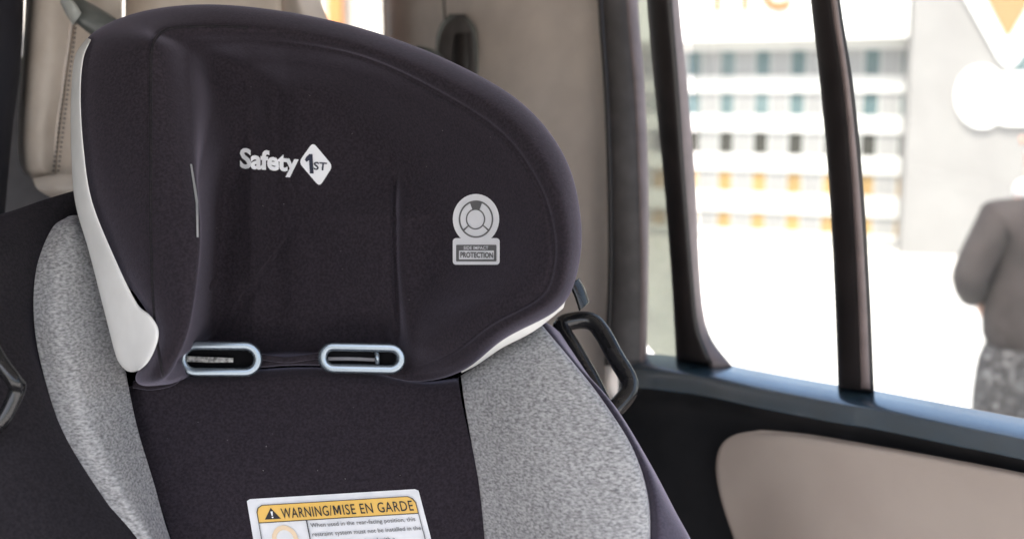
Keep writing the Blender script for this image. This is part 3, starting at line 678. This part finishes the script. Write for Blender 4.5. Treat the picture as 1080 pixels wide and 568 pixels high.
link('wing_highlight', decal(flat_poly([(200.5, 173), (202.5, 173), (209, 212), (209.5, 250), (207.5, 250), (206.5, 214)]), TH, lift=.0014, cut=10), M['highlight_pale'], head, smooth=False, label='thin pale highlight streak painted along the wing edge')  # highlight on the wing edge painted as a thin pale streak

sp = []
for k in range(26):
    x, y = random.uniform(215, 560), random.uniform(60, 330)
    if k > 15: x, y = random.uniform(170, 470), random.uniform(425, 505)
    r_ = random.uniform(.35, .8); sp.append((x, y, r_, random.uniform(0, 3.1)))
def fleck(x, y, r_, a): return flat_poly([(x+r_*math.cos(a), y+r_*math.sin(a)), (x-r_*.4*math.sin(a), y+r_*.4*math.cos(a)), (x-r_*math.cos(a), y-r_*math.sin(a)), (x+r_*.4*math.sin(a), y-r_*.4*math.cos(a))])
tag(link('lint', decal(merge([fleck(*q_) for q_ in sp[:16]]), TH), M['webbing'], head, smooth=False), kind='stuff')
tag(link('lint', decal(merge([fleck(*q_) for q_ in sp[16:]]), TB), M['webbing'], back, smooth=False), kind='stuff')

# ================================================================== OUTSIDE
def ground_pt(x, y):
    v = (P(x, y, 1)-CAM); return CAM + v*(-CAM.z/v.z)
# --- white shop front with gridded window
sf0 = ground_pt(735, 250)
U = Vector((math.cos(R(24)), -math.sin(R(24)), 0)); Nn = Vector((U.y, -U.x, 0))  # Nn points towards the car
if Nn.y > 0: Nn = -Nn
def fp(px, py):                        # point of the facade plane behind (px, py)
    v = P(px, py, 1)-CAM; return CAM + v*((sf0-CAM).dot(Nn)/v.dot(Nn))
def uc(p): return (p-sf0).dot(U)
BM = Matrix((U, Nn, Vector((0, 0, 1)))).transposed()
def fbox(u0, u1, z0, z1, n0, n1):
    c = sf0 + U*((u0+u1)/2) + Nn*((n0+n1)/2); c.z = (z0+z1)/2
    return (c, u1-u0, abs(n1-n0), z1-z0, BM)
shop = empty('shop_front', (sf0.x, sf0.y, 0), 'white shop front with a gridded window and a wide blank fascia across the street', 'building')
ucs = [uc(fp((a+b)/2, 150)) for a, b in ((724, 737), (757, 771), (794, 808), (832, 846))]
pitch = (ucs[3]-ucs[0])/3; c0 = ucs[0]
zs = [fp(780, y).z for y in (54, 78, 100, 119, 141, 160, 182, 200, 225, 241)]
zb, zt = zs[-1], zs[0]
uL = c0-3.5*pitch; uR = uc(fp(955, 150))
M['shop_white'] = add_noise(mat('shop_white', (.66, .66, .65), .6), 3, (.62, .62, .61), (.70, .70, .69))
M['rail_white'] = mat('rail_white', (.50, .50, .49), .6); M['bar_pale'] = mat('bar_pale', (.36, .37, .36), .6)
M['mullion'] = mat('mullion_grey', (.25, .25, .25), .5)
M['pane_teal'] = add_noise(mat('pane_teal', (.09, .14, .15), .2), 1.5, (.06, .105, .115), (.13, .18, .19))
M['pane_tan'] = add_noise(mat('pane_tan', (.30, .19, .07), .3), 1.5, (.22, .14, .05), (.36, .23, .09))
M['pane_dark'] = mat('pane_dark', (.035, .035, .03), .2)
link('wall', boxes('wall', [fbox(uL-2.5, uR, 0, zb-.04, 0, -.3), fbox(uL-2.5, uL, zb-.04, zt+1.2, 0, -.3)]), M['shop_white'], shop, smooth=False)
gw = bpy.data.objects.new('shop_window', None); COL.objects.link(gw); gw.parent = shop
link('rails', boxes('rails', [fbox(uL, uR, zs[2*i+2]+.022, zs[2*i+1]-.018, .025, -.06) for i in range(4)]+[fbox(uL, uR, zb-.04, zb, .06, -.06), fbox(uL, uR, zt, zt+.1, .06, -.06)]), M['rail_white'], gw, smooth=False)
ncol = int((uR-uL)/pitch)+1
for k in range(ncol):
    u = uL+.5*pitch*0+k*pitch
    a = u; b = u+pitch
    for i in range(5):
        z1, z0 = zs[2*i], zs[2*i+1]
        m_ = M['pane_teal'] if i < 2 else (M['pane_dark'] if i == 2 else M['pane_tan'])
        o = link('pane', boxes('pane', [fbox(u+pitch*.26, u+pitch*.74, z0-.03, z1+.03, -.012, -.05)]), m_, gw, smooth=False)
    link('glazing_bar', boxes('glazing_bar', [fbox(u-pitch*.30, u-pitch*.25, zb, zt, .006, -.02), fbox(u+pitch*.25, u+pitch*.30, zb, zt, .006, -.02)]), M['bar_pale'], gw, smooth=False)
    link('mullion', boxes('mullion', [fbox(u-pitch*.27, u+pitch*.27, zb, zt, .0, -.05)]), M['mullion'], gw, smooth=False)
fasc = link('fascia', boxes('fascia', [fbox(uL-2.5, uR, zt+.1, zt+1.6, .28, -.2)], .01), M['shop_white'], shop, smooth=False)
def on_plane(me, u0, z0, u1, z1, n, t=.03):
    bm = bmesh.new(); bm.from_mesh(me)
    for v in bm.verts:
        p = sf0+U*(u0+(u1-u0)*v.co.x)+Nn*n; v.co = (p.x, p.y, z0+(z1-z0)*v.co.y)
    thicken(bm, lambda p: -Nn*t); bm.to_mesh(me); bm.free(); return me
a = fp(742, 9); b = fp(832, 9)
def fpn(px, py, n):
    v = P(px, py, 1)-CAM; return CAM + v*(((sf0+Nn*n)-CAM).dot(Nn)/v.dot(Nn))
a = fpn(742, 10, .31); b = fpn(833, 10, .31)
link('sign_letters', on_plane(text_flat('TTC', offset=.015), uc(a), a.z-.03, uc(b), a.z+.42, .31), mat('orange_letters', (.34, .13, .03), .7), fasc, smooth=False)
# --- grey rendered wall nearer, with emblem and white lettering
gw0 = ground_pt(950, 268)
U2 = Vector((math.cos(R(12)), -math.sin(R(12)), 0)); N2 = Vector((-math.sin(R(12)), -math.cos(R(12)), 0))
B2 = Matrix((U2, N2, Vector((0, 0, 1)))).transposed()
def g2(px, py, n=0):
    v = P(px, py, 1)-CAM; return CAM + v*(((gw0+N2*n)-CAM).dot(N2)/v.dot(N2))
def box2(u0, u1, z0, z1, n0, n1):
    c = gw0 + U2*((u0+u1)/2) + N2*((n0+n1)/2); c.z = (z0+z1)/2
    return (c, u1-u0, abs(n1-n0), z1-z0, B2)
gb = empty('grey_building', (gw0.x, gw0.y, 0), 'plain light grey rendered wall carrying an orange triangle emblem beside the shop front', 'building')
gr = add_noise(mat('grey_render', (.27, .265, .26), .85), 2, (.225, .22, .218), (.25, .246, .243), bump=.2, bdist=.004, bscale=50)
link('wall', boxes('wall', [box2(0, 7, 0, 4.2, 0, -.4)]), gr, gb, smooth=False)
M['emblem_white'] = mat('emblem_white', (.85, .85, .84), .5); M['emblem_orange'] = mat('emblem_orange', (.40, .18, .08), .6)
def plate(name, pts_px, n, t, m_, parent):
    ps = [g2(x, y, n) for x, y in pts_px]; k = len(ps)
    vs = ps+[p-N2*t for p in ps]
    fs = [tuple(range(k)), tuple(range(2*k-1, k-1, -1))]+[(i, (i+1) % k, k+(i+1) % k, k+i) for i in range(k)]
    return link(name, mesh(name, vs, fs), m_, parent, smooth=False)
em = plate('emblem', rpoly([(975, -80), (1165, -80), (1064, 80)], 22), .05, .05, M['emblem_white'], gb)
plate('emblem_triangle', rpoly([(1010, -60), (1122, -60), (1063, 42)], 6), .075, .02, M['emblem_orange'], em)
blob = ell(1036, 102, 28, 33, 40)
lt = plate('sign_lettering', blob, .05, .05, M['emblem_white'], gb)
plate('sign_letter', rrect(1044, 76, 1140, 132, 20), .056, .05, M['emblem_white'], lt)
plate('sign_detail', rpoly([(1066, 62), (1084, 50), (1095, 72), (1072, 76)], 4), .04, .03, M['pane_teal'], gb)

# --- pale building behind the car, glimpsed through the tailgate window
hb = empty('garage_building', (-3.5, 12.5, 0), 'pale rendered building with an orange pillar, glimpsed through the tailgate window', 'building')
link('wall', boxes('wall', [((-4.2, 13.2, 2.2), 6.0, .4, 4.4)]), mat('pale_render', (.50, .48, .44), .85), hb, smooth=False)
link('roof', boxes('roof', [((-4.2, 13.0, 4.48), 6.6, 1.2, .16)], .02), M['pane_dark'], hb, smooth=False)
pc = P(354, 0, 12.6)
link('pillar', boxes('pillar', [((pc.x, pc.y, 1.95), .16, .2, 3.9)], .02), mat('orange_paint', (.50, .20, .06), .5), hb, smooth=False)
link('door', boxes('door', [((-5.6, 12.96, 1.1), 2.4, .08, 2.2)], .01), M['mullion'], hb, smooth=False)

# --- person standing outside, back to the car, hands in jacket pockets
pr = empty('person', ground_pt(1092, 520), 'person in a dark grey jacket with a white collar standing outside the window', 'person')
PC = Vector(P(1093, 300, 3.9)); PC.z = 0
pr.location = PC
def skin_obj(name, joints, edges, radii, m_, parent, sub=2):
    me = bpy.data.meshes.new(name); me.from_pydata(joints, edges, []); me.update()
    o = bpy.data.objects.new(name, me); COL.objects.link(o)
    md = o.modifiers.new('skin', 'SKIN'); me.skin_vertices.new() if not me.skin_vertices else None
    for v, r in zip(me.skin_vertices[0].data, radii): v.radius = r if isinstance(r, tuple) else (r, r)
    me.skin_vertices[0].data[0].use_root = True
    s = o.modifiers.new('sub', 'SUBSURF'); s.levels = sub; s.render_levels = sub
    dg = bpy.context.evaluated_depsgraph_get(); dg.update()
    m2 = bpy.data.meshes.new_from_object(o.evaluated_get(dg)); bpy.data.objects.remove(o)
    o = bpy.data.objects.new(name, m2); COL.objects.link(o); o.parent = parent
    m2.materials.clear(); m2.materials.append(m_)
    for p in m2.polygons: p.use_smooth = True
    return o
skin = add_noise(mat('skin', (.55, .33, .26), .5), 20, (.5, .3, .23), (.6, .36, .28))
jack = add_noise(mat('jacket_wool', (.06, .052, .052), .9), 9, (.017, .013, .013), (.036, .028, .028), bump=.4, bdist=.01, bscale=12)
trou = add_noise(mat('patterned_trousers', (.05, .05, .055), .8), 45, (.018, .016, .018), (.20, .20, .21), lo=.5, hi=.8)
hair = mat('hair_dark', (.03, .02, .015), .6); wht = add_noise(mat('white_scarf', (.8, .79, .77), .9), 20, (.72, .71, .7), (.84, .83, .81), bump=.5, bdist=.01, bscale=25)
body_j = [(0, 0, .92), (0, 0, 1.12), (0, 0, 1.30), (0, .01, 1.38), (0, .02, 1.47), (0, .03, 1.56),
          (-.15, 0, 1.28), (-.265, .0, 1.06), (-.15, .13, .95), (.15, 0, 1.28), (.265, .0, 1.06), (.15, .13, .95),
          (-.09, 0, .86), (-.10, .02, .48), (-.10, -.02, .09), (-.10, .10, .03), (.09, 0, .86), (.11, -.02, .48), (.12, -.06, .09), (.13, .06, .03)]
body_e = [(0, 1), (1, 2), (2, 3), (3, 4), (4, 5), (2, 6), (6, 7), (7, 8), (2, 9), (9, 10), (10, 11), (0, 12), (12, 13), (13, 14), (14, 15), (0, 16), (16, 17), (17, 18), (18, 19)]
body_r = [(.15, .11), (.13, .10), (.15, .10), .06, .055, (.075, .092), .06, .042, .03, .06, .042, .03, .085, .055, .04, .035, .085, .055, .04, .035]
bodyo = skin_obj('body', body_j, body_e, body_r, skin, pr)
jk_j = [(0, 0, .72), (0, 0, .95), (0, 0, 1.15), (0, 0, 1.29), (0, .01, 1.36), (-.17, 0, 1.28), (-.275, .0, 1.06), (-.16, .14, .96), (.17, 0, 1.28), (.275, .0, 1.06), (.16, .14, .96)]
jk_e = [(0, 1), (1, 2), (2, 3), (3, 4), (3, 5), (5, 6), (6, 7), (3, 8), (8, 9), (9, 10)]
jk_r = [(.22, .16), (.205, .15), (.20, .14), (.17, .12), (.09, .08), .085, .072, .06, .085, .072, .06]
skin_obj('jacket', jk_j, jk_e, jk_r, jack, pr)
skin_obj('trousers', [(0, 0, .95), (0, 0, .86), (-.10, 0, .78), (-.105, .02, .48), (-.105, -.02, .12), (.10, 0, .78), (.115, -.02, .48), (.125, -.06, .12)], [(0, 1), (1, 2), (2, 3), (3, 4), (1, 5), (5, 6), (6, 7)], [(.18, .13), (.18, .13), .125, .105, .095, .125, .105, .095], trou, pr)
skin_obj('collar', [(-.075, .0, 1.385), (-.03, -.055, 1.40), (.03, -.055, 1.40), (.075, 0, 1.385), (.03, .085, 1.37), (-.03, .085, 1.37)], [(0, 1), (1, 2), (2, 3), (3, 4), (4, 5), (5, 0)], [.052]*6, wht, pr)
skin_obj('hair', [(0, -.01, 1.66), (0, -.035, 1.58), (0, -.04, 1.50)], [(0, 1), (1, 2)], [(.075, .07), (.088, .075), (.06, .04)], hair, pr)
for s in (-1, 1):
    skin_obj('ear', [(s*.078, .03, 1.555), (s*.085, .02, 1.575), (s*.082, .03, 1.59)], [(0, 1), (1, 2)], [.008, .012, .008], skin, bodyo, 1)
    skin_obj('shoe', [(s*.11, -.05, .045), (s*.115, .05, .04), (s*.12, .16, .035)], [(0, 1), (1, 2)], [.045, .045, .035], M['black_plastic'], pr, 2)
    hx = s*.10
    hj = [(s*.15, .13, .95), (hx, .12, .89)]; he = [(0, 1)]; hr = [.028, .034]
    for f in range(4):
        b0 = len(hj); L = [.07, .08, .075, .058][f]; yy = .095+f*.019
        hj += [(hx, yy, .86), (hx-s*.006, yy+.004, .86-L*.55), (hx-s*.018, yy+.006, .86-L)]; hr += [.010, .009, .008]
        he += [(1, b0), (b0, b0+1), (b0+1, b0+2)]
    b0 = len(hj); hj += [(hx-s*.03, .14, .88), (hx-s*.045, .155, .85)]; hr += [.011, .009]; he += [(1, b0), (b0, b0+1)]
    skin_obj('hand', hj, he, hr, skin, bodyo, 1)
pr.rotation_euler.z = R(8); pr.scale = (.92, .92, .91)
